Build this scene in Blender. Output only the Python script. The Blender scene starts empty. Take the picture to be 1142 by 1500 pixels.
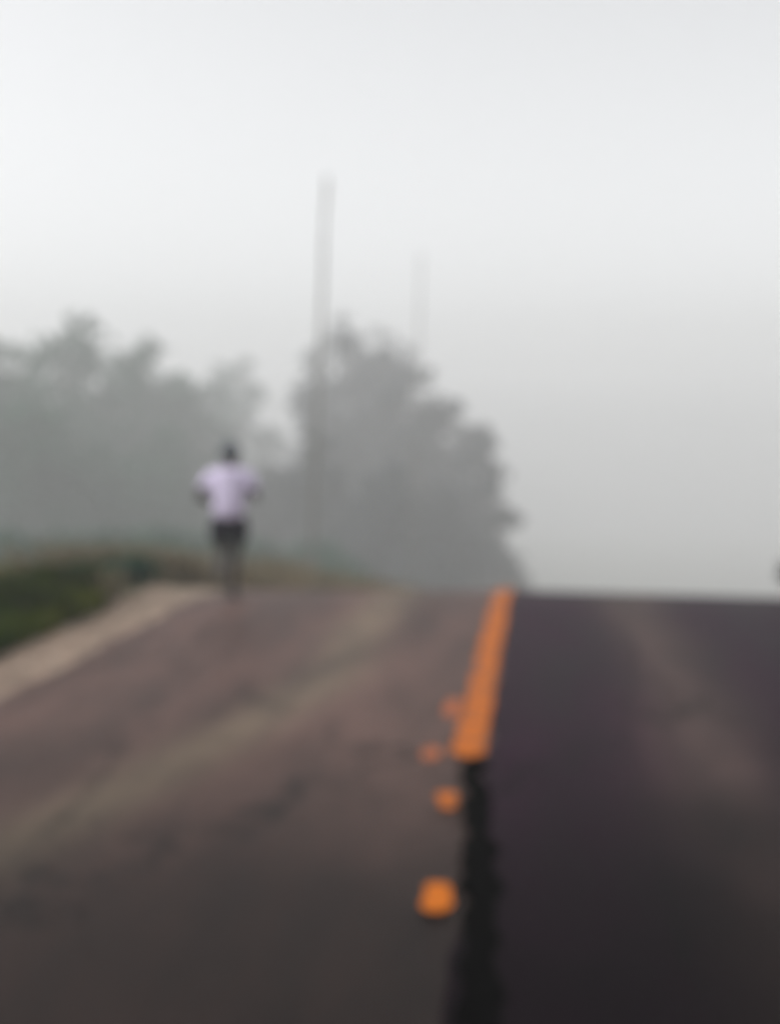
import bpy, bmesh, math, random
import numpy as np
from mathutils import Vector, Matrix, Euler

random.seed(7)
rng = np.random.default_rng(11)
R = math.radians
S = bpy.context.scene
COL = S.collection

# ------------------------------------------------------------------ camera
CAM = Vector((0.34, 0.0, 1.76))
cd = bpy.data.cameras.new("camera")
cam = bpy.data.objects.new("camera", cd)
COL.objects.link(cam)
cam.location = CAM
F = 1800.0                                   # focal length in pixels of the 1142 x 1500 frame
PITCH = math.atan(135 / F)
YAW = math.atan(216 / F)
cam.rotation_euler = (R(90) - PITCH, 0, YAW)
cd.sensor_fit = 'VERTICAL'
cd.sensor_height = 36.0
cd.lens = 36.0 * F / 1500.0
cd.clip_start = 0.05
cd.clip_end = 3000
cd.dof.use_dof = True                        # the picture is out of focus: focused well in front of the road
cd.dof.focus_distance = 0.5
cd.dof.aperture_fstop = 4.9
cd.dof.aperture_blades = 0
S.camera = cam

# ------------------------------------------------------------------ sky, sun, exposure
SUN_EL, SUN_AZ = 50, 256
w = bpy.data.worlds.new("World")
S.world = w
w.use_nodes = True
nt = w.node_tree
nt.nodes.clear()
sky = nt.nodes.new("ShaderNodeTexSky")
sky.sky_type = 'NISHITA'
sky.sun_disc = False
sky.sun_elevation = R(SUN_EL)
sky.sun_rotation = R(SUN_AZ)
sky.air_density = 1.0
sky.dust_density = 2.2
hs = nt.nodes.new("ShaderNodeHueSaturation")  # an overcast sky is nearly colourless
hs.inputs['Saturation'].default_value = 0.07
bg = nt.nodes.new("ShaderNodeBackground")
bg.inputs['Strength'].default_value = 0.135
wo = nt.nodes.new("ShaderNodeOutputWorld")
nt.links.new(sky.outputs[0], hs.inputs['Color'])
nt.links.new(hs.outputs[0], bg.inputs['Color'])
nt.links.new(bg.outputs[0], wo.inputs['Surface'])

sd = bpy.data.lights.new("sun", 'SUN')
sd.energy = 1.0
sd.angle = R(25)
sd.color = (1.0, 0.975, 0.955)
so = bpy.data.objects.new("sun", sd)
COL.objects.link(so)
az, el = R(SUN_AZ), R(SUN_EL)
sdir = Vector((math.sin(az) * math.cos(el), math.cos(az) * math.cos(el), math.sin(el)))
so.rotation_euler = sdir.to_track_quat('Z', 'Y').to_euler()

S.view_settings.view_transform = 'Standard'
S.view_settings.look = 'None'
S.view_settings.exposure = 0.70
S.view_settings.gamma = 1.0
S.view_settings.use_curve_mapping = False
S.render.engine = 'CYCLES'
S.cycles.max_bounces = 10
S.cycles.volume_bounces = 8
S.cycles.diffuse_bounces = 3
S.cycles.glossy_bounces = 3
S.cycles.transparent_max_bounces = 8
S.cycles.use_denoising = True
try:
    S.cycles.denoiser = 'OPENIMAGEDENOISE'
except Exception:
    pass

# ------------------------------------------------------------------ helpers
def material(name, base, rough=0.85, spec=0.3, var=0.25, scale=6.0, bump=0.0, bscale=None, col2=None, trans=None):
    m = bpy.data.materials.new(name)
    m.use_nodes = True
    n, l = m.node_tree.nodes, m.node_tree.links
    b = n["Principled BSDF"]
    b.inputs['Roughness'].default_value = rough
    b.inputs['Specular IOR Level'].default_value = spec
    tc = n.new("ShaderNodeTexCoord")
    no = n.new("ShaderNodeTexNoise")
    no.inputs['Scale'].default_value = scale
    no.inputs['Detail'].default_value = 6
    l.new(tc.outputs['Object'], no.inputs['Vector'])
    ra = n.new("ShaderNodeValToRGB")
    c2 = col2 or tuple(c * (1 - var) for c in base)
    c1 = base if col2 else tuple(min(1, c * (1 + var)) for c in base)
    ra.color_ramp.elements[0].position = 0.35
    ra.color_ramp.elements[1].position = 0.65
    ra.color_ramp.elements[0].color = (*c2, 1)
    ra.color_ramp.elements[1].color = (*c1, 1)
    l.new(no.outputs['Fac'], ra.inputs['Fac'])
    l.new(ra.outputs[0], b.inputs['Base Color'])
    if bump:
        nb = n.new("ShaderNodeTexNoise")
        nb.inputs['Scale'].default_value = bscale or scale * 8
        nb.inputs['Detail'].default_value = 4
        l.new(tc.outputs['Object'], nb.inputs['Vector'])
        bp = n.new("ShaderNodeBump")
        bp.inputs['Strength'].default_value = bump
        bp.inputs['Distance'].default_value = 0.01
        l.new(nb.outputs['Fac'], bp.inputs['Height'])
        l.new(bp.outputs[0], b.inputs['Normal'])
    return m

def mesh_obj(name, verts, faces, mat=None, parent=None, smooth=False):
    me = bpy.data.meshes.new(name)
    me.from_pydata([tuple(v) for v in verts], [], [tuple(f) for f in faces])
    me.update()
    if smooth:
        me.polygons.foreach_set("use_smooth", [True] * len(me.polygons))
    if mat:
        me.materials.append(mat)
    o = bpy.data.objects.new(name, me)
    COL.objects.link(o)
    if parent:
        o.parent = parent
    return o

def tag(o, label=None, cat=None, group=None, kind=None):
    if label: o['label'] = label
    if cat: o['category'] = cat
    if group: o['group'] = group
    if kind: o['kind'] = kind
    return o

def thing(name, label, cat, loc, rz=0, group=None):
    o = bpy.data.objects.new(name, None)
    o.empty_display_size = 0.3
    COL.objects.link(o)
    o.location = loc
    o.rotation_euler = (0, 0, rz)
    return tag(o, label, cat, group)

def sstep(a, b, x):
    t = np.clip((np.asarray(x, float) - a) / (b - a), 0, 1)
    return t * t * (3 - 2 * t)

# ------------------------------------------------------------------ the lie of the land
Q = F / 3000.0                               # the near ground is laid out for a 3000 px lens and drawn in by Q
CREST, K = 19.0, 0.010
def xc(y):                                   # the road bends gently right beyond the crest
    y = np.asarray(y, float) / Q
    u = np.clip(y - 20, 0, 20)
    return 0.004 * u * u + np.clip(y - 40, 0, None) * 0.16

def prof(y, s):                              # level, then over the crest and down at slope s
    u = np.clip(np.asarray(y, float) / Q - CREST, 0, None)
    uc = s / (2 * K)
    z = np.where(u < uc, -K * u * u, -K * uc * uc - s * (u - uc))
    return np.maximum(z, -60)

def road_z(rel, y):
    return prof(y, 0.105) - 0.012 * np.abs(rel)

def hum(x, y):
    return (0.5 * np.sin(x * 0.9 + 1.3 * np.sin(y * 0.31)) + 0.5 * np.sin(y * 0.57 + 0.8 * np.sin(x * 0.43)))

def ground_z(x, y):
    x = np.asarray(x, float); y = np.asarray(y, float)
    rel = x - xc(y)
    edge = np.minimum(xc(y) - 3.5, 0.34 - 0.055 * y / Q)
    s = 0.105 - 0.034 * sstep(0, 1, (edge - x) / np.maximum(3.0, y / Q / 15)) + 0.012 * sstep(3.6, 8, rel)
    z = prof(y, s) - 0.012 * np.minimum(np.abs(rel), 4)
    side = sstep(3.35, 4.6, np.abs(rel))
    z = z - 0.04 * (1 - side)
    left = sstep(-3.7, -5.6, rel)
    z = z + left * (0.02 + 0.05 * hum(x, y))
    z = z + 0.22 * sstep(-3.5, -4.6, rel) * (1 - sstep(-5.5, -9, rel)) * np.exp(-((y / Q - 33) / 9) ** 2)
    z = z - 0.10 * sstep(4.0, 6.0, rel) + 0.04 * side * hum(x * 1.3, y * 1.1)
    return z

def at(px, Y):                               # world x of a photo column at depth Y
    return CAM.x + (px - 787) / F * Y
def zat(py, Y):
    return CAM.z - (py - 615) / F * Y

def axis(dense0, dense1, step, lo, hi, grow=1.18):
    v = list(np.arange(dense0, dense1 + 1e-6, step))
    s = step; a = v[-1]
    while a < hi:
        s *= grow; a += s; v.append(min(a, hi))
    s = step; a = v[0]; pre = []
    while a > lo:
        s *= grow; a -= s; pre.append(max(a, lo))
    return np.array(pre[::-1] + v)

def sheet(name, X, Y, Z, mat, parent=None, smooth=True):
    ny, nx = X.shape
    V = np.stack([X.ravel(), Y.ravel(), Z.ravel()], 1)
    idx = np.arange(ny * nx).reshape(ny, nx)
    Fc = np.stack([idx[:-1, :-1].ravel(), idx[:-1, 1:].ravel(), idx[1:, 1:].ravel(), idx[1:, :-1].ravel()], 1)
    return mesh_obj(name, V.tolist(), Fc.tolist(), mat, parent, smooth)

# ------------------------------------------------------------------ materials
def asphalt(name, base, track_col, track_x, track_w, bend, rough, spec, seed):
    """weathered asphalt: aggregate speckle, blotches, worn wheel tracks along the lane, fine cracks"""
    m = bpy.data.materials.new(name)
    m.use_nodes = True
    n, l = m.node_tree.nodes, m.node_tree.links
    b = n["Principled BSDF"]
    tc = n.new("ShaderNodeTexCoord")
    def noise(sc, det=5, vec=None, rgh=0.5):
        t = n.new("ShaderNodeTexNoise"); t.inputs['Scale'].default_value = sc
        t.inputs['Detail'].default_value = det; t.inputs['Roughness'].default_value = rgh
        l.new(vec or tc.outputs['Object'], t.inputs['Vector']); return t.outputs['Fac']
    def mth(op, a, c=None, clamp=False):
        t = n.new("ShaderNodeMath"); t.operation = op; t.use_clamp = clamp
        for i, v in enumerate((a, c)):
            if v is None: continue
            if isinstance(v, (int, float)): t.inputs[i].default_value = v
            else: l.new(v, t.inputs[i])
        return t.outputs[0]
    mp = n.new("ShaderNodeMapping"); mp.inputs['Scale'].default_value = (1.0, 0.22, 1)
    mp.inputs['Location'].default_value = (seed, seed * 2.3, 0)
    l.new(tc.outputs['Object'], mp.inputs['Vector'])
    blot = noise(1.5, 6, mp.outputs[0], 0.65)
    agg = noise(110, 2)
    fine = noise(14, 5)
    sx = n.new("ShaderNodeSeparateXYZ"); l.new(tc.outputs['Object'], sx.inputs[0])
    x = mth('ADD', sx.outputs[0], mth('MULTIPLY', mth('SUBTRACT', noise(0.25, 2), 0.5), 0.5))
    x = mth('ADD', x, mth('MULTIPLY', mth('MAXIMUM', mth('SUBTRACT', 8.0, sx.outputs[1]), 0.0), bend))
    tr = None
    for tx in track_x:
        d = mth('DIVIDE', mth('SUBTRACT', x, tx), track_w)
        g = mth('EXPONENT', mth('MULTIPLY', mth('MULTIPLY', d, d), -1.0))
        tr = g if tr is None else mth('ADD', tr, g)
    val = mth('ADD', 0.9, mth('MULTIPLY', mth('SUBTRACT', blot, 0.5), 2.4))
    val = mth('MAXIMUM', val, 0.15)
    val = mth('ADD', val, mth('MULTIPLY', mth('SUBTRACT', agg, 0.5), 0.9))
    val = mth('ADD', val, mth('MULTIPLY', mth('SUBTRACT', fine, 0.5), 0.5))
    val = mth('MAXIMUM', val, 0.05)
    tw = mth('MULTIPLY', tr, mth('ADD', 0.55, mth('MULTIPLY', blot, 0.7)), True)
    vo = n.new("ShaderNodeTexVoronoi"); vo.feature = 'DISTANCE_TO_EDGE'; vo.inputs['Scale'].default_value = 0.55
    wv = n.new("ShaderNodeVectorMath"); wv.operation = 'ADD'
    ns = n.new("ShaderNodeTexNoise"); ns.inputs['Scale'].default_value = 3.5; ns.inputs['Detail'].default_value = 5
    l.new(tc.outputs['Object'], ns.inputs['Vector'])
    wsc = n.new("ShaderNodeVectorMath"); wsc.operation = 'SCALE'; wsc.inputs['Scale'].default_value = 0.35
    l.new(ns.outputs['Color'], wsc.inputs[0])
    l.new(mp.outputs[0], wv.inputs[0]); l.new(wsc.outputs[0], wv.inputs[1])
    l.new(wv.outputs[0], vo.inputs['Vector'])
    crack = mth('GREATER_THAN', vo.outputs['Distance'], 0.006)
    val = mth('MULTIPLY', val, mth('ADD', 0.45, mth('MULTIPLY', crack, 0.55)))
    mx = n.new("ShaderNodeMix"); mx.data_type = 'RGBA'; mx.blend_type = 'MULTIPLY'
    mx.inputs['Factor'].default_value = 1.0
    mc = n.new("ShaderNodeMix"); mc.data_type = 'RGBA'
    mc.inputs[6].default_value = (*base, 1)
    mc.inputs[7].default_value = (*track_col, 1)
    l.new(tw, mc.inputs['Factor'])
    l.new(mc.outputs[2], mx.inputs[6])
    # light falloff towards the viewer, painted into the base colour, with an uneven edge
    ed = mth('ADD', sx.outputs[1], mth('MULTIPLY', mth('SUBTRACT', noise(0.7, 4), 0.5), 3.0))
    falloff = mth('SUBTRACT', 1.0, mth('DIVIDE', mth('SUBTRACT', ed, 4.1), 2.7), True)
    val = mth('MULTIPLY', val, mth('SUBTRACT', 1.0, mth('MULTIPLY', falloff, 0.78)))
    l.new(val, mx.inputs[7])
    l.new(mx.outputs[2], b.inputs['Base Color'])
    l.new(mth('ADD', rough - 0.1, mth('MULTIPLY', blot, 0.2)), b.inputs['Roughness'])
    b.inputs['Specular IOR Level'].default_value = spec
    bp = n.new("ShaderNodeBump"); bp.inputs['Strength'].default_value = 0.8; bp.inputs['Distance'].default_value = 0.006
    l.new(mth('ADD', agg, mth('MULTIPLY', crack, 0.8)), bp.inputs['Height'])
    l.new(bp.outputs[0], b.inputs['Normal'])
    return m

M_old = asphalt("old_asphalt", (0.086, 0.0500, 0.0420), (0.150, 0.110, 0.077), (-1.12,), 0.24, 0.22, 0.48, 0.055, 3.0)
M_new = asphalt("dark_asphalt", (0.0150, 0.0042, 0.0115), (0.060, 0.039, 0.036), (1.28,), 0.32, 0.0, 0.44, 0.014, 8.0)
M_tar = material("tar", (0.002, 0.002, 0.002), 0.9, 0.0, 0.3, 9, 0.4)
M_soil = material("soil_and_turf", (0.075, 0.072, 0.040), 0.95, 0.05, 0.3, 0.8, 0.6, 20, col2=(0.035, 0.045, 0.022))
M_gravel = material("gravel", (0.34, 0.242, 0.182), 0.95, 0.15, 0.3, 5, 0.8, 60, col2=(0.16, 0.115, 0.09))
M_stone = material("pebble", (0.30, 0.25, 0.20), 0.9, 0.2, 0.35, 3)
M_wood = material("weathered_wood", (0.11, 0.105, 0.085), 0.9, 0.15, 0.3, 5, 0.5)
M_bark = material("bark", (0.055, 0.045, 0.036), 0.95, 0.1, 0.3, 8, 0.6)
M_porc = material("insulator", (0.09, 0.08, 0.08), 0.4, 0.4, 0.1, 4)
M_steel = material("galvanised_steel", (0.22, 0.22, 0.22), 0.55, 0.4, 0.2, 6)

def paint(name, base, wear, scale):
    m = bpy.data.materials.new(name)
    m.use_nodes = True
    n, l = m.node_tree.nodes, m.node_tree.links
    b = n["Principled BSDF"]
    b.inputs['Roughness'].default_value = 0.75
    b.inputs['Specular IOR Level'].default_value = 0.15
    tc = n.new("ShaderNodeTexCoord")
    no = n.new("ShaderNodeTexNoise"); no.inputs['Scale'].default_value = scale; no.inputs['Detail'].default_value = 10
    no.inputs['Roughness'].default_value = 0.7
    l.new(tc.outputs['Object'], no.inputs['Vector'])
    ra = n.new("ShaderNodeValToRGB")
    ra.color_ramp.elements[0].position = wear - 0.05
    ra.color_ramp.elements[1].position = wear + 0.05
    ra.color_ramp.elements[0].color = (0.09, 0.055, 0.04, 1)
    ra.color_ramp.elements[1].color = (*base, 1)
    l.new(no.outputs['Fac'], ra.inputs['Fac'])
    l.new(ra.outputs[0], b.inputs['Base Color'])
    return m
M_paint = paint("orange_yellow_paint", (0.42, 0.104, 0.005), 0.44, 11)
M_bright = paint("fresh_orange_paint", (0.44, 0.112, 0.004), 0.30, 14)
M_faded = paint("faded_paint", (0.36, 0.10, 0.035), 0.45, 14)

def leaf_mat(name, c1, c2, sc=0.8):
    m = material(name, c1, 0.7, 0.2, 0.3, sc, col2=c2)
    n, l = m.node_tree.nodes, m.node_tree.links
    b = n["Principled BSDF"]
    b.inputs['Specular IOR Level'].default_value = 0.02
    tr = n.new("ShaderNodeBsdfTranslucent")
    ra = [x for x in n if x.type == 'VALTORGB'][0]
    l.new(ra.outputs[0], tr.inputs['Color'])
    mx = n.new("ShaderNodeMixShader"); mx.inputs[0].default_value = 0.3
    l.new(b.outputs[0], mx.inputs[1]); l.new(tr.outputs[0], mx.inputs[2])
    l.new(mx.outputs[0], n["Material Output"].inputs['Surface'])
    return m
M_leaf = leaf_mat("broad_leaves", (0.046, 0.116, 0.068), (0.022, 0.066, 0.044))
M_leaf2 = leaf_mat("dull_leaves", (0.058, 0.070, 0.072), (0.034, 0.044, 0.052))
M_bush = leaf_mat("bush_leaves", (0.030, 0.044, 0.002), (0.012, 0.028, 0.001), 2.0)
M_grass = leaf_mat("green_grass", (0.095, 0.105, 0.004), (0.018, 0.046, 0.001), 1.0)
M_dry = leaf_mat("dry_grass", (0.22, 0.185, 0.125), (0.13, 0.11, 0.07), 1.0)

# ------------------------------------------------------------------ ground
gx = axis(-14, 10, 0.25, -640, 640)
gy = axis(-6, 40, 0.25, -60, 660)
GX, GY = np.meshgrid(gx, gy)
GZ = ground_z(GX, GY)
ground = sheet("ground", GX, GY, GZ, M_soil)
tag(ground, "earth and turf falling away on both sides of the road", kind="structure")

# road: left lane and base course, both lanes wide; a darker resurfaced course on the right lane
ry = np.concatenate([np.arange(-20, 60, 0.4), np.linspace(60, 240, 60)])
def strip(name, r0, r1, lift, mat, nx=9, ys=ry, jag=0.0, parent=None, side=None, ph=0.0):
    u = np.linspace(0, 1, nx)
    U, YY = np.meshgrid(u, ys)
    j0 = jag * (np.sin(YY * 3.1 + ph) * 0.5 + np.sin(YY * 7.7 + 2 * ph) * 0.3 + np.sin(YY * 17.3) * 0.2)
    j1 = jag * (np.sin(YY * 2.7 + 1 + ph) * 0.5 + np.sin(YY * 9.1 + ph) * 0.3 + np.sin(YY * 15.1) * 0.2)
    rel = (r0 + j0) * (1 - U) + (r1 + j1) * U
    if side == 'L': rel = (r0 + j0) * (1 - U) + r1 * U
    XX = xc(YY) + rel
    ZZ = road_z(rel, YY) + lift
    return sheet(name, XX, YY, ZZ, mat, parent)

fine_y = np.concatenate([np.arange(-6, 20, 0.08), np.arange(20, 40, 0.4), np.linspace(40, 150, 60)])
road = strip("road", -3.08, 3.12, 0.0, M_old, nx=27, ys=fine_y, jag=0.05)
tag(road, "two lane asphalt road rising to a crest in fog", kind="structure")
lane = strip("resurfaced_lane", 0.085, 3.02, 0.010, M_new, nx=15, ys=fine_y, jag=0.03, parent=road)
lane['label'] = "darker asphalt of the right lane with one paler wheel track"

def line_strip(name, x0, x1, y0, y1, lift, mat, jag, label, ph=0.0, n=None, end=0.07, drift=0.0):
    """paint or tar with ragged sides and rounded, broken ends"""
    y0, y1 = y0 * Q, y1 * Q
    ys = np.linspace(y0, y1, n or max(8, int((y1 - y0) / 0.04)))
    ker = np.array([1, 2, 3, 3, 2, 1.0]) / 7.0
    rag = jag * np.convolve(rng.random(len(ys)) - 0.5, ker, 'same')
    rag2 = jag * np.convolve(rng.random(len(ys)) - 0.5, ker, 'same')
    e = np.minimum(np.minimum(ys - y0, y1 - ys) / end, 1.0)
    e = 0.35 + 0.65 * np.sqrt(np.clip(e, 0, 1))
    mid, hw = (x0 + x1) / 2, (x1 - x0) / 2
    u = np.linspace(-1, 1, 5)
    XR = mid + u[None, :] * (hw * e[:, None]) + np.where(u < 0, -1, 1)[None, :] * np.abs(u)[None, :] * np.where(u[None, :] < 0, rag[:, None], rag2[:, None])
    XR = XR + (drift * (y1 - ys))[:, None]
    YY = np.repeat(ys[:, None], 5, 1)
    XX = XR + xc(YY)
    ZZ = road_z(XR, YY) + lift
    o = sheet(name, XX, YY, ZZ, mat, road)
    o['label'] = label
    return o

line_strip("tar_seam", -0.060, 0.085, 4.5, 10.6, 0.014, M_tar, 0.09, "black tar seam along the middle of the road, nearest the viewer", end=0.9, drift=0.065)
line_strip("centre_line", -0.095, 0.075, 10.45, 26.0, 0.018, M_paint, 0.03, "long solid orange yellow centre line running over the crest")
line_strip("paint_dash", -0.10, 0.005, 9.0, 9.42, 0.018, M_paint, 0.07, "small worn orange dash just below the end of the centre line", 1)
line_strip("paint_dash", -0.070, 0.040, 7.06, 7.52, 0.018, M_bright, 0.07, "bright orange dash nearest the viewer, beside the black seam", 2)
line_strip("paint_fleck", -0.215, -0.115, 12.0, 12.75, 0.006, M_faded, 0.02, "faded reddish paint fleck left of the solid centre line", 3)
line_strip("paint_fleck", -0.25, -0.16, 10.4, 10.8, 0.006, M_faded, 0.02, "faded reddish paint fleck left of the lower end of the centre line", 4)

# gravel shoulders
def shoulder(r0, r1, label, ph):
    u = np.linspace(0, 1, 9)
    ys = np.concatenate([np.arange(-6, 30, 0.12), np.linspace(30, 150, 60)])
    U, YY = np.meshgrid(u, ys)
    jo = 0.10 * np.sin(YY * 1.3 + ph) + 0.06 * np.sin(YY * 4.1 + ph)
    rel = r0 * (1 - U) + (r1 + jo) * U
    XX = xc(YY) + rel
    ZZ = np.maximum(ground_z(XX, YY) + 0.010, road_z(rel, YY) - 0.018 - 0.02 * U)
    ZZ += 0.012 * rng.random(ZZ.shape) * (U > 0.05)
    o = sheet("gravel_shoulder", XX, YY, ZZ, M_gravel)
    return tag(o, label, kind="structure")
shoulder(-2.95, -3.85, "pale sandy gravel shoulder along the left road edge", 0.0)
shoulder(3.00, 3.9, "pale gravel shoulder along the right road edge", 2.0)

# loose stones on the shoulders
def pebbles(n):
    V, Fc = [], []
    base = [(1,0,0),(-1,0,0),(0,1,0),(0,-1,0),(0,0,1),(0,0,-1)]
    tri = [(0,2,4),(2,1,4),(1,3,4),(3,0,4),(2,0,5),(1,2,5),(3,1,5),(0,3,5)]
    for i in range(n):
        y = (9 + 18 * random.random()) * Q
        side = -1 if random.random() < 0.75 else 1
        rel = side * (3.02 + 0.85 * random.random() ** 1.3)
        x = float(xc(y)) + rel
        z = float(max(ground_z(x, y) + 0.015, road_z(rel, y) - 0.03)) + 0.006
        s = random.uniform(0.008, 0.026)
        rot = Euler((random.random()*6, random.random()*6, random.random()*6)).to_matrix()
        k = len(V)
        for b in base:
            v = rot @ Vector((b[0]*s*random.uniform(.8,1.3), b[1]*s*random.uniform(.7,1.2), b[2]*s*random.uniform(.5,.9)))
            V.append((x+v.x, y+v.y, z+v.z))
        Fc += [(a+k, b2+k, c+k) for a, b2, c in tri]
    o = mesh_obj("gravel", V, Fc, M_stone)
    return tag(o, "loose stones scattered over the road shoulders", kind="stuff")
pebbles(3500)

# ------------------------------------------------------------------ grass
def blades(name, pts, h0, h1, mat, label, wid=0.012):
    """pts: array (n,2); each blade two bent segments"""
    n = len(pts)
    x, y = pts[:, 0], pts[:, 1]
    z = ground_z(x, y) - 0.01
    h = h0 + (h1 - h0) * rng.random(n) ** 1.4
    a = rng.random(n) * 2 * np.pi
    lean = (0.15 + 0.55 * rng.random(n)) * h
    dx, dy = np.cos(a), np.sin(a)
    wx, wy = -dy * wid * (0.6 + rng.random(n)), dx * wid * (0.6 + rng.random(n))
    P = np.zeros((n, 5, 3))
    P[:, 0] = np.stack([x - wx, y - wy, z], 1)
    P[:, 1] = np.stack([x + wx, y + wy, z], 1)
    mx, my, mz = x + dx * lean * 0.35, y + dy * lean * 0.35, z + h * 0.6
    P[:, 2] = np.stack([mx + wx * .8, my + wy * .8, mz], 1)
    P[:, 3] = np.stack([mx - wx * .8, my - wy * .8, mz], 1)
    P[:, 4] = np.stack([x + dx * lean, y + dy * lean, z + h * 0.95], 1)
    base = np.arange(n) * 5
    V = P.reshape(-1, 3)
    me = bpy.data.meshes.new(name)
    q = np.stack([base, base + 1, base + 2, base + 3], 1)
    t = np.stack([base + 3, base + 2, base + 4], 1)
    me.from_pydata(V.tolist(), [], q.tolist() + t.tolist())
    me.materials.append(mat)
    o = bpy.data.objects.new(name, me)
    COL.objects.link(o)
    return tag(o, label, kind="stuff")

def scatter(n, rel0, rel1, y0, y1, clump=0.0):
    y = (y0 + (y1 - y0) * rng.random(n)) * Q
    rel = rel0 + (rel1 - rel0) * rng.random(n)
    p = np.stack([xc(y) + rel, y], 1)
    if clump:
        keep = (hum(p[:, 0] * 2.1, p[:, 1] * 2.3) + 0.5 * hum(p[:, 1] * 4.1, p[:, 0] * 3.7)) > clump * (2 * rng.random(n) - 1)
        p = p[keep]
    return p

near = np.concatenate([scatter(30000, -6.5, -3.75, 11, 18.8), scatter(3000, -8, -4.8, 18.5, 22)])
blades("grass", near, 0.08, 0.30, M_grass, "rank green grass on the left bank beside the gravel shoulder", 0.010)
dry = np.concatenate([scatter(8000, -5.0, -3.4, 25, 46, 0.8), scatter(3000, -5.5, -3.8, 19, 26, 0.5)])
blades("dry_grass", dry, 0.2, 0.55, M_dry, "dry brownish grass on the bank beyond the walker", 0.016)
rt = np.concatenate([scatter(9000, 3.75, 6.0, 14, 24)])
blades("verge_grass", rt, 0.03, 0.09, M_dry, "short dry grass at the right edge of the road", 0.010)

# ------------------------------------------------------------------ plants
def leaf_mesh(name, blobs, n, size, mat, parent, flat=0.55, shell=0.55):
    """leaf sprays spread through lumps; blobs = (centre, radii, weight)"""
    W = np.array([b[2] for b in blobs], float); W /= W.sum()
    which = rng.choice(len(blobs), n, p=W)
    C = np.array([b[0] for b in blobs])[which]
    Rr = np.array([b[1] for b in blobs])[which]
    d = rng.normal(size=(n, 3)); d /= np.linalg.norm(d, axis=1)[:, None]
    r = (shell + (1 - shell) * rng.random(n) ** 0.7) * (0.80 + 0.55 * rng.random(n) ** 2)
    P = C + d * r[:, None] * Rr
    a = rng.normal(size=(n, 3)); a /= np.linalg.norm(a, axis=1)[:, None]
    up = rng.normal(size=(n, 3)); up[:, 2] += 0.6
    b = np.cross(a, up); b /= np.linalg.norm(b, axis=1)[:, None] + 1e-9
    s = size * (0.55 + 0.9 * rng.random(n))[:, None]
    a = a * s; b = b * s * flat
    V = np.stack([P - a, P + b * 0.9 + a * 0.1, P + a, P - b], 1).reshape(-1, 3)
    base = np.arange(n) * 4
    q = np.stack([base, base + 1, base + 2, base + 3], 1)
    return mesh_obj(name, V.tolist(), q.tolist(), mat, parent)

def tube(bm, pts, rads, seg=9):
    pts = [Vector(p) for p in pts]
    rings = []
    for i, p in enumerate(pts):
        t = (pts[min(i + 1, len(pts) - 1)] - pts[max(i - 1, 0)]).normalized()
        u = t.orthogonal().normalized() if abs(t.z) > .999 else Vector((0, 0, 1)).cross(t).normalized()
        v = t.cross(u)
        rings.append([bm.verts.new(p + (u * math.cos(k * 2 * math.pi / seg) + v * math.sin(k * 2 * math.pi / seg)) * rads[i]) for k in range(seg)])
    for a, b in zip(rings, rings[1:]):
        for k in range(seg):
            bm.faces.new((a[k], a[(k + 1) % seg], b[(k + 1) % seg], b[k]))
    bm.faces.new(rings[0][::-1]); bm.faces.new(rings[-1])

def bm_obj(name, bm, mat, parent=None, smooth=True):
    bmesh.ops.recalc_face_normals(bm, faces=bm.faces)
    me = bpy.data.meshes.new(name)
    bm.to_mesh(me); bm.free()
    if smooth:
        me.polygons.foreach_set("use_smooth", [True] * len(me.polygons))
    me.materials.append(mat)
    o = bpy.data.objects.new(name, me)
    COL.objects.link(o)
    o.parent = parent
    return o

def tree(px, Y, top_py, rad, label, group, mat, n=5200, low=-0.02, leaf=0.32, lean=0.0, name="leafy_tree"):
    rad, leaf = rad / Q, leaf / Q ** 0.7
    x = at(px, Y)
    z0 = float(ground_z(x, Y)) - 0.1
    H = zat(top_py, Y) - z0
    t = thing(name, label, "tree", (x, Y, z0), random.random() * 6.28, group)
    bm = bmesh.new()
    tr = 0.02 * H + 0.06
    trunk_top = H * 0.72
    pts, rads = [], []
    for i in range(7):
        f = i / 6
        pts.append((0.25 * math.sin(f * 3 + px) * f + lean * f, 0.2 * math.cos(f * 2.3 + px) * f, trunk_top * f))
        rads.append(tr * (1.25 - 1.05 * f))
    tube(bm, pts, rads)
    blobs = []
    zc = low * H
    nb = 13
    for k in range(nb):
        f = (k + 0.5) / nb
        hz = zc + (H - zc) * (0.05 + 0.89 * f)
        prof_r = rad * math.sin(math.pi * min(1, 0.26 + 0.70 * f)) ** 0.6
        ang = k * 2.4 + px
        rr = prof_r * random.uniform(0.42, 0.66)
        off = prof_r * random.uniform(0.30, 0.62)
        c = (math.cos(ang) * off + lean * f, math.sin(ang) * off, min(hz, H - rr * 0.8))
        wz = random.uniform(0.6, 0.9)
        blobs.append((c, (rr, rr, rr * wz), rr ** 2 * (1.25 - 0.6 * f)))
        ti = max(1, min(5, int(f * 5)))
        s0 = Vector(pts[ti]); e = Vector(c)
        mid = (s0 + e) / 2 + Vector((0, 0, 0.1 * rad))
        tube(bm, [s0, mid, e], [tr * 0.38, tr * 0.24, tr * 0.08], 6)
    bm_obj("trunk", bm, M_bark, t)
    leaf_mesh("crown", blobs, n, leaf, mat, t)
    return t

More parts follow.
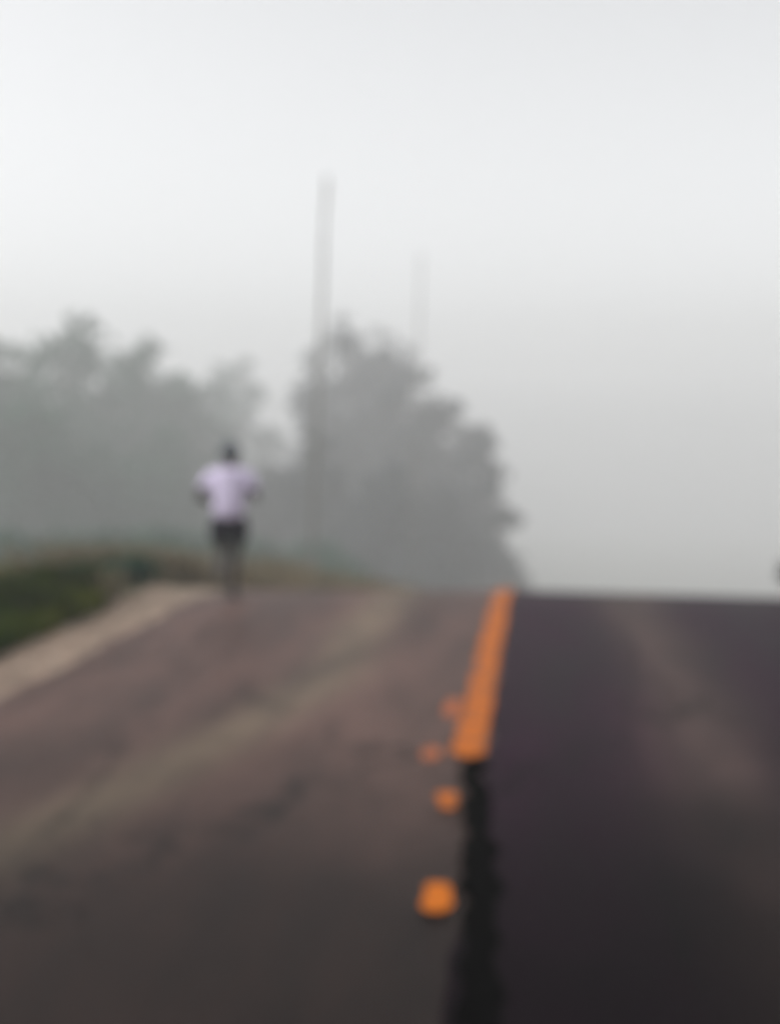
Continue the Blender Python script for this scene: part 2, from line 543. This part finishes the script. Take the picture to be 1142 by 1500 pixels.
GL, GR = "leafy trees on the left bank in fog", "grey trees in the fog beyond the crest"
tree(-40, 118, 470, 6.0, "leafy green tree cut by the left edge of the picture", GL, M_leaf, 6000, leaf=0.4)
tree(85, 134, 452, 6.4, "tallest broad leafy tree of the left group, pale in fog above the weedy bank", GL, M_leaf, 6000, leaf=0.45)
tree(190, 148, 472, 5.8, "pale rounded leafy tree between the tallest left tree and the runner", GL, M_leaf, 5500, leaf=0.48)
tree(268, 160, 530, 4.8, "lower pale leafy tree just left above the runner's head", GL, M_leaf, 4500, leaf=0.45)
tree(345, 235, 500, 6.0, "faintest pale tree in fog directly above the runner", GL, M_leaf, 4000, leaf=0.55)
tree(15, 100, 575, 3.8, "dark green low tree in front of the left group, at the picture edge", GL, M_leaf, 5500, leaf=0.32)
tree(125, 108, 640, 3.8, "darker low rounded tree in front of the tallest left tree", GL, M_leaf, 5500, leaf=0.32)
tree(225, 118, 615, 3.2, "low dark tree right behind the runner's left elbow", GL, M_leaf, 5000, leaf=0.34)
tree(395, 128, 672, 2.6, "low bushy tree between the runner and the nearer pole", GL, M_leaf2, 3500)
tree(462, 118, 612, 2.2, "narrow grey tree directly behind the base of the nearer pole", GR, M_leaf2, 4000)
tree(525, 168, 466, 6.0, "pale grey tree in fog midway between the two poles", GR, M_leaf2, 7000, leaf=0.48)
tree(612, 150, 512, 4.8, "grey tree right behind the thin farther pole", GR, M_leaf2, 5500, leaf=0.5)
tree(572, 158, 484, 4.6, "broad grey tree just left of the thin farther pole", GR, M_leaf2, 5500, leaf=0.45)
tree(492, 225, 428, 6.2, "tall faint tree right of the nearer pole, its top almost lost in fog", GR, M_leaf2, 4200, leaf=0.5)
tree(572, 235, 445, 6.6, "very faint tall tree between the poles, higher than the trees before it", GR, M_leaf2, 4200, leaf=0.5)
tree(560, 112, 672, 3.4, "low dark bushy tree above the road crest between the poles", GR, M_leaf2, 5500, leaf=0.34)
tree(500, 150, 590, 3.6, "middle grey tree to the right of the nearer pole, below the tallest one", GR, M_leaf2, 5000, leaf=0.38)
tree(662, 150, 560, 4.2, "sloping grey tree just left of the rightmost tree in fog", GR, M_leaf2, 5500, leaf=0.45)
tree(706, 132, 624, 3.2, "rightmost grey tree above the orange line, open fog to its right", GR, M_leaf2, 5000, leaf=0.36)
tree(645, 118, 690, 2.6, "low dark tree just left of the upper end of the orange line", GR, M_leaf2, 5000, leaf=0.34)

def shrub(px, Y, h, rad, label, mat, n=900, leaf=0.07, group=None, name="shrub", x=None):
    Y *= Q
    x = at(px, Y) if x is None else x
    z0 = float(ground_z(x, Y)) - 0.03
    t = thing(name, label, "shrub", (x, Y, z0), random.random() * 6.28, group)
    bm = bmesh.new()
    blobs = []
    for k in range(7):
        a = k * 2.4 + px
        rr = rad * random.uniform(0.4, 0.6)
        c = (math.cos(a) * rad * 0.5, math.sin(a) * rad * 0.5, h * random.uniform(0.3, 0.72))
        blobs.append((c, (rr, rr, min(rr, h * 0.33)), 1))
        tube(bm, [(0, 0, 0), (c[0] * .5, c[1] * .5, c[2] * .6), c], [0.02, 0.014, 0.006], 5)
    bm_obj("stem", bm, M_bark, t)
    leaf_mesh("foliage", blobs, n, leaf, mat, t, shell=0.3)
    return t
GB = "shrubs on the left bank"
shrub(-15, 17.5, 0.42, 0.55, "dark olive shrub cut by the left picture edge above the gravel shoulder", M_bush, 1500, 0.06, GB)
shrub(70, 19.5, 0.36, 0.5, "low dark green shrub beside the gravel, nearest to the left picture edge shrub", M_bush, 1400, 0.06, GB)
shrub(140, 22.5, 0.32, 0.55, "low misty green shrub midway between the left picture edge and the runner", M_leaf, 1400, 0.06, GB)
shrub(205, 27, 0.34, 0.6, "small dull shrub just left of the runner where the verge narrows", M_leaf2, 1200, 0.07, GB)
shrub(1166, 24, 0.95, 0.28, "grey green shrub cut by the right picture edge beside the road", M_leaf2, 900, 0.05, None)

def undergrowth():
    blobs = []
    for k in range(60):
        Y = random.uniform(62, 90)
        x = at(random.uniform(-120, 700), Y)
        z = float(ground_z(x, Y))
        if k % 3 == 0:
            Y = random.uniform(48, 66); x = at(random.uniform(-120, 270), Y); z = float(ground_z(x, Y))
        r = random.uniform(1.3, 2.4) * Y / 80
        h = random.uniform(1.2, 2.6) * Y / 80 * (1.0 if x < at(480, Y) else 0.8)
        blobs.append(((x, Y, z + h * 0.45), (r, r, h * 0.6), r))
    o = leaf_mesh("undergrowth", blobs, 22000, 0.22, M_leaf, None, shell=0.3)
    tag(o, "misty undergrowth along the foot of the trees beyond the crest", kind="stuff")
undergrowth()

# a far wooded slope, only a tint in the fog
def far_wood():
    blobs = []
    for k in range(70):
        Y = 230 + 120 * random.random()
        x = at(-250 + 900 * random.random(), Y)
        z = float(ground_z(x, Y))
        r = random.uniform(3.5, 6)
        hh = random.uniform(4, 8)
        blobs.append(((x, Y, z + hh * 0.55), (r, r, hh * 0.62), 1))
    o = leaf_mesh("far_woods", blobs, 26000, 0.8, M_leaf2, None)
    tag(o, "distant wood dissolving into the fog behind the left trees", kind="stuff")
far_wood()

# ------------------------------------------------------------------ poles
def pole(px_base, px_top, Y, top_py, r0, label):
    x = at(px_base, Y)
    z0 = float(ground_z(x, Y)) - 0.3
    H = zat(top_py, Y) - z0
    t = thing("utility_pole", label, "pole", (x, Y, z0), 0, "tall bare utility poles on the left side")
    lean = at(px_top, Y) - x
    bm = bmesh.new()
    n = 12
    tube(bm, [(lean * i / n + 0.015 * math.sin(i * 1.7), 0.01 * math.cos(i * 2.1), H * i / n) for i in range(n + 1)],
         [r0 * (1 - 0.38 * i / n) for i in range(n + 1)], 14)
    bm_obj("shaft", bm, M_wood, t)
    bm = bmesh.new()
    tube(bm, [(lean, 0, H), (lean, 0, H + 0.03), (lean, 0, H + 0.06)], [r0 * 0.68, r0 * 0.62, r0 * 0.1], 14)
    bm_obj("pole_cap", bm, M_steel, t)
    for dz in (0.35, 0.8):
        bm = bmesh.new()
        s = r0 * 0.66
        f = (H - dz) / H
        bx = lean * f + s
        tube(bm, [(bx, 0, H - dz), (bx + .05, 0, H - dz), (bx + .055, 0, H - dz), (bx + .09, 0, H - dz), (bx + .095, 0, H - dz), (bx + .13, 0, H - dz)],
             [.02, .02, .05, .045, .03, .03], 10)
        bm_obj("insulator", bm, M_porc, t)
    return t
pole(452, 478, 62, 262, 0.125, "taller nearer bare pole rising from the verge just right of the runner")
pole(606, 616, 92, 375, 0.085, "thinner farther bare pole rising from the grey trees")

# ------------------------------------------------------------------ the runner
def skin(name, verts, edges, rads, mat, parent, root=0, sub=2):
    me = bpy.data.meshes.new(name + "_cage")
    me.from_pydata(verts, edges, [])
    o = bpy.data.objects.new(name + "_cage", me)
    COL.objects.link(o)
    md = o.modifiers.new("skin", 'SKIN')
    md.use_smooth_shade = True
    for i, r in enumerate(rads):
        sv = me.skin_vertices[0].data[i]
        sv.radius = (r, r) if isinstance(r, (int, float)) else r
        sv.use_root = (i == root)
    sb = o.modifiers.new("sub", 'SUBSURF'); sb.levels = sub; sb.render_levels = sub
    bpy.context.view_layer.update()
    dg = bpy.context.evaluated_depsgraph_get()
    nm = bpy.data.meshes.new_from_object(o.evaluated_get(dg))
    nm.name = name
    COL.objects.unlink(o); bpy.data.objects.remove(o)
    nm.polygons.foreach_set("use_smooth", [True] * len(nm.polygons))
    nm.materials.clear(); nm.materials.append(mat)
    r = bpy.data.objects.new(name, nm)
    COL.objects.link(r)
    r.parent = parent
    return r

M_skin = material("skin", (0.040, 0.030, 0.025), 0.6, 0.3, 0.06, 9)
M_shirt = material("pale_lilac_cloth", (0.58, 0.52, 0.68), 0.9, 0.1, 0.06, 12)
M_shorts = material("navy_cloth", (0.016, 0.016, 0.026), 0.9, 0.1, 0.1, 12)
M_hair = material("dark_hair", (0.070, 0.082, 0.098), 0.6, 0.3, 0.2, 30)
M_shoe = material("grey_shoe", (0.05, 0.045, 0.045), 0.7, 0.2, 0.15, 20)
M_sole = material("shoe_sole", (0.06, 0.055, 0.055), 0.8, 0.2, 0.1, 20)

PY = 19.9 * Q
px_ = at(327, PY)
pz_ = float(road_z(px_, PY)) + 0.003
person = thing("person", "runner in pale lilac shirt and dark shorts going away along the left road edge", "person", (px_, PY, pz_), R(2))
person.scale = (1.10, 1.05, 1.0)
V = {
 'pelvis': (0, 0, .845), 'spine': (0, .012, .95), 'chest': (0, .045, 1.10), 'upper': (0, .075, 1.225), 'neck': (0, .10, 1.325),
 'skull0': (0, .118, 1.395), 'skull1': (0, .122, 1.455), 'skull2': (0, .115, 1.515),
 'shL': (-.165, .065, 1.24), 'elL': (-.255, -.085, 1.045), 'wrL': (-.235, .115, .975), 'haL': (-.222, .175, .968),
 'shR': (.165, .085, 1.24), 'elR': (.25, .02, 1.01), 'wrR': (.175, .225, 1.075), 'haR': (.150, .275, 1.098),
 'hiL': (-.082, -.005, .80), 'knL': (-.070, .035, .445), 'anL': (-.012, -.315, .40), 'toL': (-.008, -.385, .28),
 'hiR': (.082, .005, .80), 'knR': (.052, .085, .445), 'anR': (.030, -.010, .085), 'toR': (.038, .135, .035),
 'thL': (-.083, .015, .64), 'thR': (.074, .045, .64), 'caL': (-.045, -.11, .440), 'caR': (.046, .025, .315),
}
E = [('pelvis','spine'),('spine','chest'),('chest','upper'),('upper','neck'),('neck','skull0'),('skull0','skull1'),('skull1','skull2'),
     ('upper','shL'),('shL','elL'),('elL','wrL'),('wrL','haL'),('upper','shR'),('shR','elR'),('elR','wrR'),('wrR','haR'),
     ('pelvis','hiL'),('hiL','thL'),('thL','knL'),('knL','caL'),('caL','anL'),('anL','toL'),
     ('pelvis','hiR'),('hiR','thR'),('thR','knR'),('knR','caR'),('caR','anR'),('anR','toR')]
RD = {'pelvis':.118,'spine':.102,'chest':.122,'upper':.105,'neck':.048,'skull0':.066,'skull1':.082,'skull2':.070,
      'shL':.055,'elL':.036,'wrL':.026,'haL':.034,'shR':.055,'elR':.036,'wrR':.026,'haR':.034,
      'hiL':.088,'thL':.076,'knL':.052,'caL':.052,'anL':.033,'toL':.026,'hiR':.088,'thR':.076,'knR':.052,'caR':.054,'anR':.033,'toR':.026}
keys = list(V)
ix = {k: i for i, k in enumerate(keys)}
body = skin("body", [V[k] for k in keys], [(ix[a], ix[b]) for a, b in E], [RD[k] for k in keys], M_skin, person)

# fingers, nose and ears joined into the body's own mesh
bm = bmesh.new()
bm.from_mesh(body.data)
for side, s in (('L', -1), ('R', 1)):
    w0, h0 = Vector(V['wr' + side]), Vector(V['ha' + side])
    d = (h0 - w0).normalized()
    across = Vector((0, 0, 1))
    inn = Vector((-s, 0, 0))
    for k, ln in enumerate((.060, .070, .066, .052)):
        p0 = h0 + across * (.026 - .017 * k) + d * .012
        p1 = p0 + d * ln * .5 + inn * .004
        p2 = p1 + d * ln * .15 + inn * ln * .45
        p3 = p2 - d * ln * .30 + inn * .004
        tube(bm, [p0, p1, p2, p3], [.0095, .009, .0085, .007], 7)
    p0 = w0 + d * .025 + across * .022
    tube(bm, [p0, p0 + across * .022 + d * .025 + inn * .012, p0 + across * .018 + d * .052 + inn * .025], [.012, .0105, .008], 7)
hc = Vector((0, .120, 1.455))
tube(bm, [hc + Vector((0, .072, .02)), hc + Vector((0, .096, -.012)), hc + Vector((0, .078, -.022))], [.008, .014, .010], 7)
for s in (-1, 1):
    tube(bm, [hc + Vector((s * .074, -.004, .022)), hc + Vector((s * .088, -.012, .006)), hc + Vector((s * .076, -.002, -.022))], [.010, .014, .008], 7)
bmesh.ops.recalc_face_normals(bm, faces=bm.faces)
bm.to_mesh(body.data); bm.free()
body.data.polygons.foreach_set("use_smooth", [True] * len(body.data.polygons))

def mixp(a, b, t):
    return tuple(Vector(V[a]).lerp(Vector(V[b]), t))
# shirt: loose, with short sleeves reaching towards the elbows
sv = [(0, -.004, .770), (0, .008, .93), (0, .045, 1.10), (0, .072, 1.222), (0, .096, 1.325),
      V['shL'], mixp('shL', 'elL', .45), mixp('shL', 'elL', .72), V['shR'], mixp('shR', 'elR', .45), mixp('shR', 'elR', .72)]
skin("shirt", sv, [(0,1),(1,2),(2,3),(3,4),(3,5),(5,6),(6,7),(3,8),(8,9),(9,10)],
     [.172, .152, .158, .130, .064, .078, .070, .070, .078, .070, .070], M_shirt, person, root=2)
pv = [(0, .004, .965), (0, -.002, .81), V['hiL'], mixp('hiL', 'thL', .6), mixp('thL', 'knL', .45), V['hiR'], mixp('hiR', 'thR', .6), mixp('thR', 'knR', .45)]
skin("shorts", pv, [(0,1),(1,2),(2,3),(3,4),(1,5),(5,6),(6,7)],
     [.128, .146, .116, .112, .106, .116, .112, .106], M_shorts, person, root=1)

# hair: a close cap over the skull, longer at the nape
bm = bmesh.new()
bmesh.ops.create_uvsphere(bm, u_segments=24, v_segments=16, radius=1)
for v in list(bm.verts):
    if v.co.y > 0.45 and v.co.z < 0.42 or v.co.z < -0.62:
        bm.verts.remove(v)
for v in bm.verts:
    k = 1 + 0.03 * math.sin(v.co.x * 19) * math.cos(v.co.z * 17)
    v.co = Vector((v.co.x * .092 * k, v.co.y * .100 * k + .113, v.co.z * .104 * k + 1.478))
bm_obj("hair", bm, M_hair, person)

# shoes, each with its sole
def shoe(ank, toe):
    a, t = Vector(ank), Vector(toe)
    d = (t - a); d.normalize()
    up = Vector((1, 0, 0)).cross(d).normalized()
    up = up if up.dot(a - t) > 0 or up.z > 0 else -up
    heel = a - d * .055 + (-up) * .035
    rings = [(0.0, .026, .050), (.045, .032, .062), (.10, .031, .052), (.155, .037, .040), (.20, .034, .030), (.232, .018, .018)]
    fw = (t - up * .012 - heel).normalized()
    un = Vector((1, 0, 0)).cross(fw).normalized()
    bm = bmesh.new(); bs = bmesh.new()
    rr, rs = [], []
    for l_, hw, h in rings:
        c = heel + fw * l_
        rr.append([bm.verts.new(c + Vector((1, 0, 0)) * hw * math.cos(q) + un * (h * max(0, math.sin(q)) + .002)) for q in [math.pi * i / 8 for i in range(9)]])
        rs.append([bs.verts.new(c + Vector((1, 0, 0)) * x_ * (hw + .004) + un * z_) for x_, z_ in ((-1, .002), (1, .002), (1, -.020), (-1, -.020))])
    for r_, b_ in ((rr, bm), (rs, bs)):
        m_ = len(r_[0])
        for p, q in zip(r_, r_[1:]):
            for i in range(m_):
                b_.faces.new((p[i], p[(i + 1) % m_], q[(i + 1) % m_], q[i]))
        b_.faces.new(r_[0]); b_.faces.new(r_[-1][::-1])
    o = bm_obj("shoe", bm, M_shoe, person)
    bm_obj("sole", bs, M_sole, o, smooth=False)
shoe(V['anL'], V['toL'])
shoe(V['anR'], V['toR'])

# ------------------------------------------------------------------ the fog
HAZE = 0.0038
def haze():
    m = bpy.data.materials.new("haze")
    m.use_nodes = True
    n, l = m.node_tree.nodes, m.node_tree.links
    n.clear()
    out = n.new("ShaderNodeOutputMaterial")
    pv = n.new("ShaderNodeVolumePrincipled")
    pv.inputs['Color'].default_value = (0.978, 0.982, 0.986, 1)
    pv.inputs['Density'].default_value = HAZE
    pv.inputs['Anisotropy'].default_value = 0.2
    l.new(pv.outputs[0], out.inputs['Volume'])
    x0, x1, y0, y1, z0, z1 = -645, 645, -65, 665, -63, 26
    v = [(x0,y0,z0),(x1,y0,z0),(x1,y1,z0),(x0,y1,z0),(x0,y0,z1),(x1,y0,z1),(x1,y1,z1),(x0,y1,z1)]
    f = [(0,3,2,1),(4,5,6,7),(0,1,5,4),(1,2,6,5),(2,3,7,6),(3,0,4,7)]
    o = mesh_obj("haze", v, f, m)
    tag(o, "grey white fog hanging over the road and trees", kind="stuff")
haze()
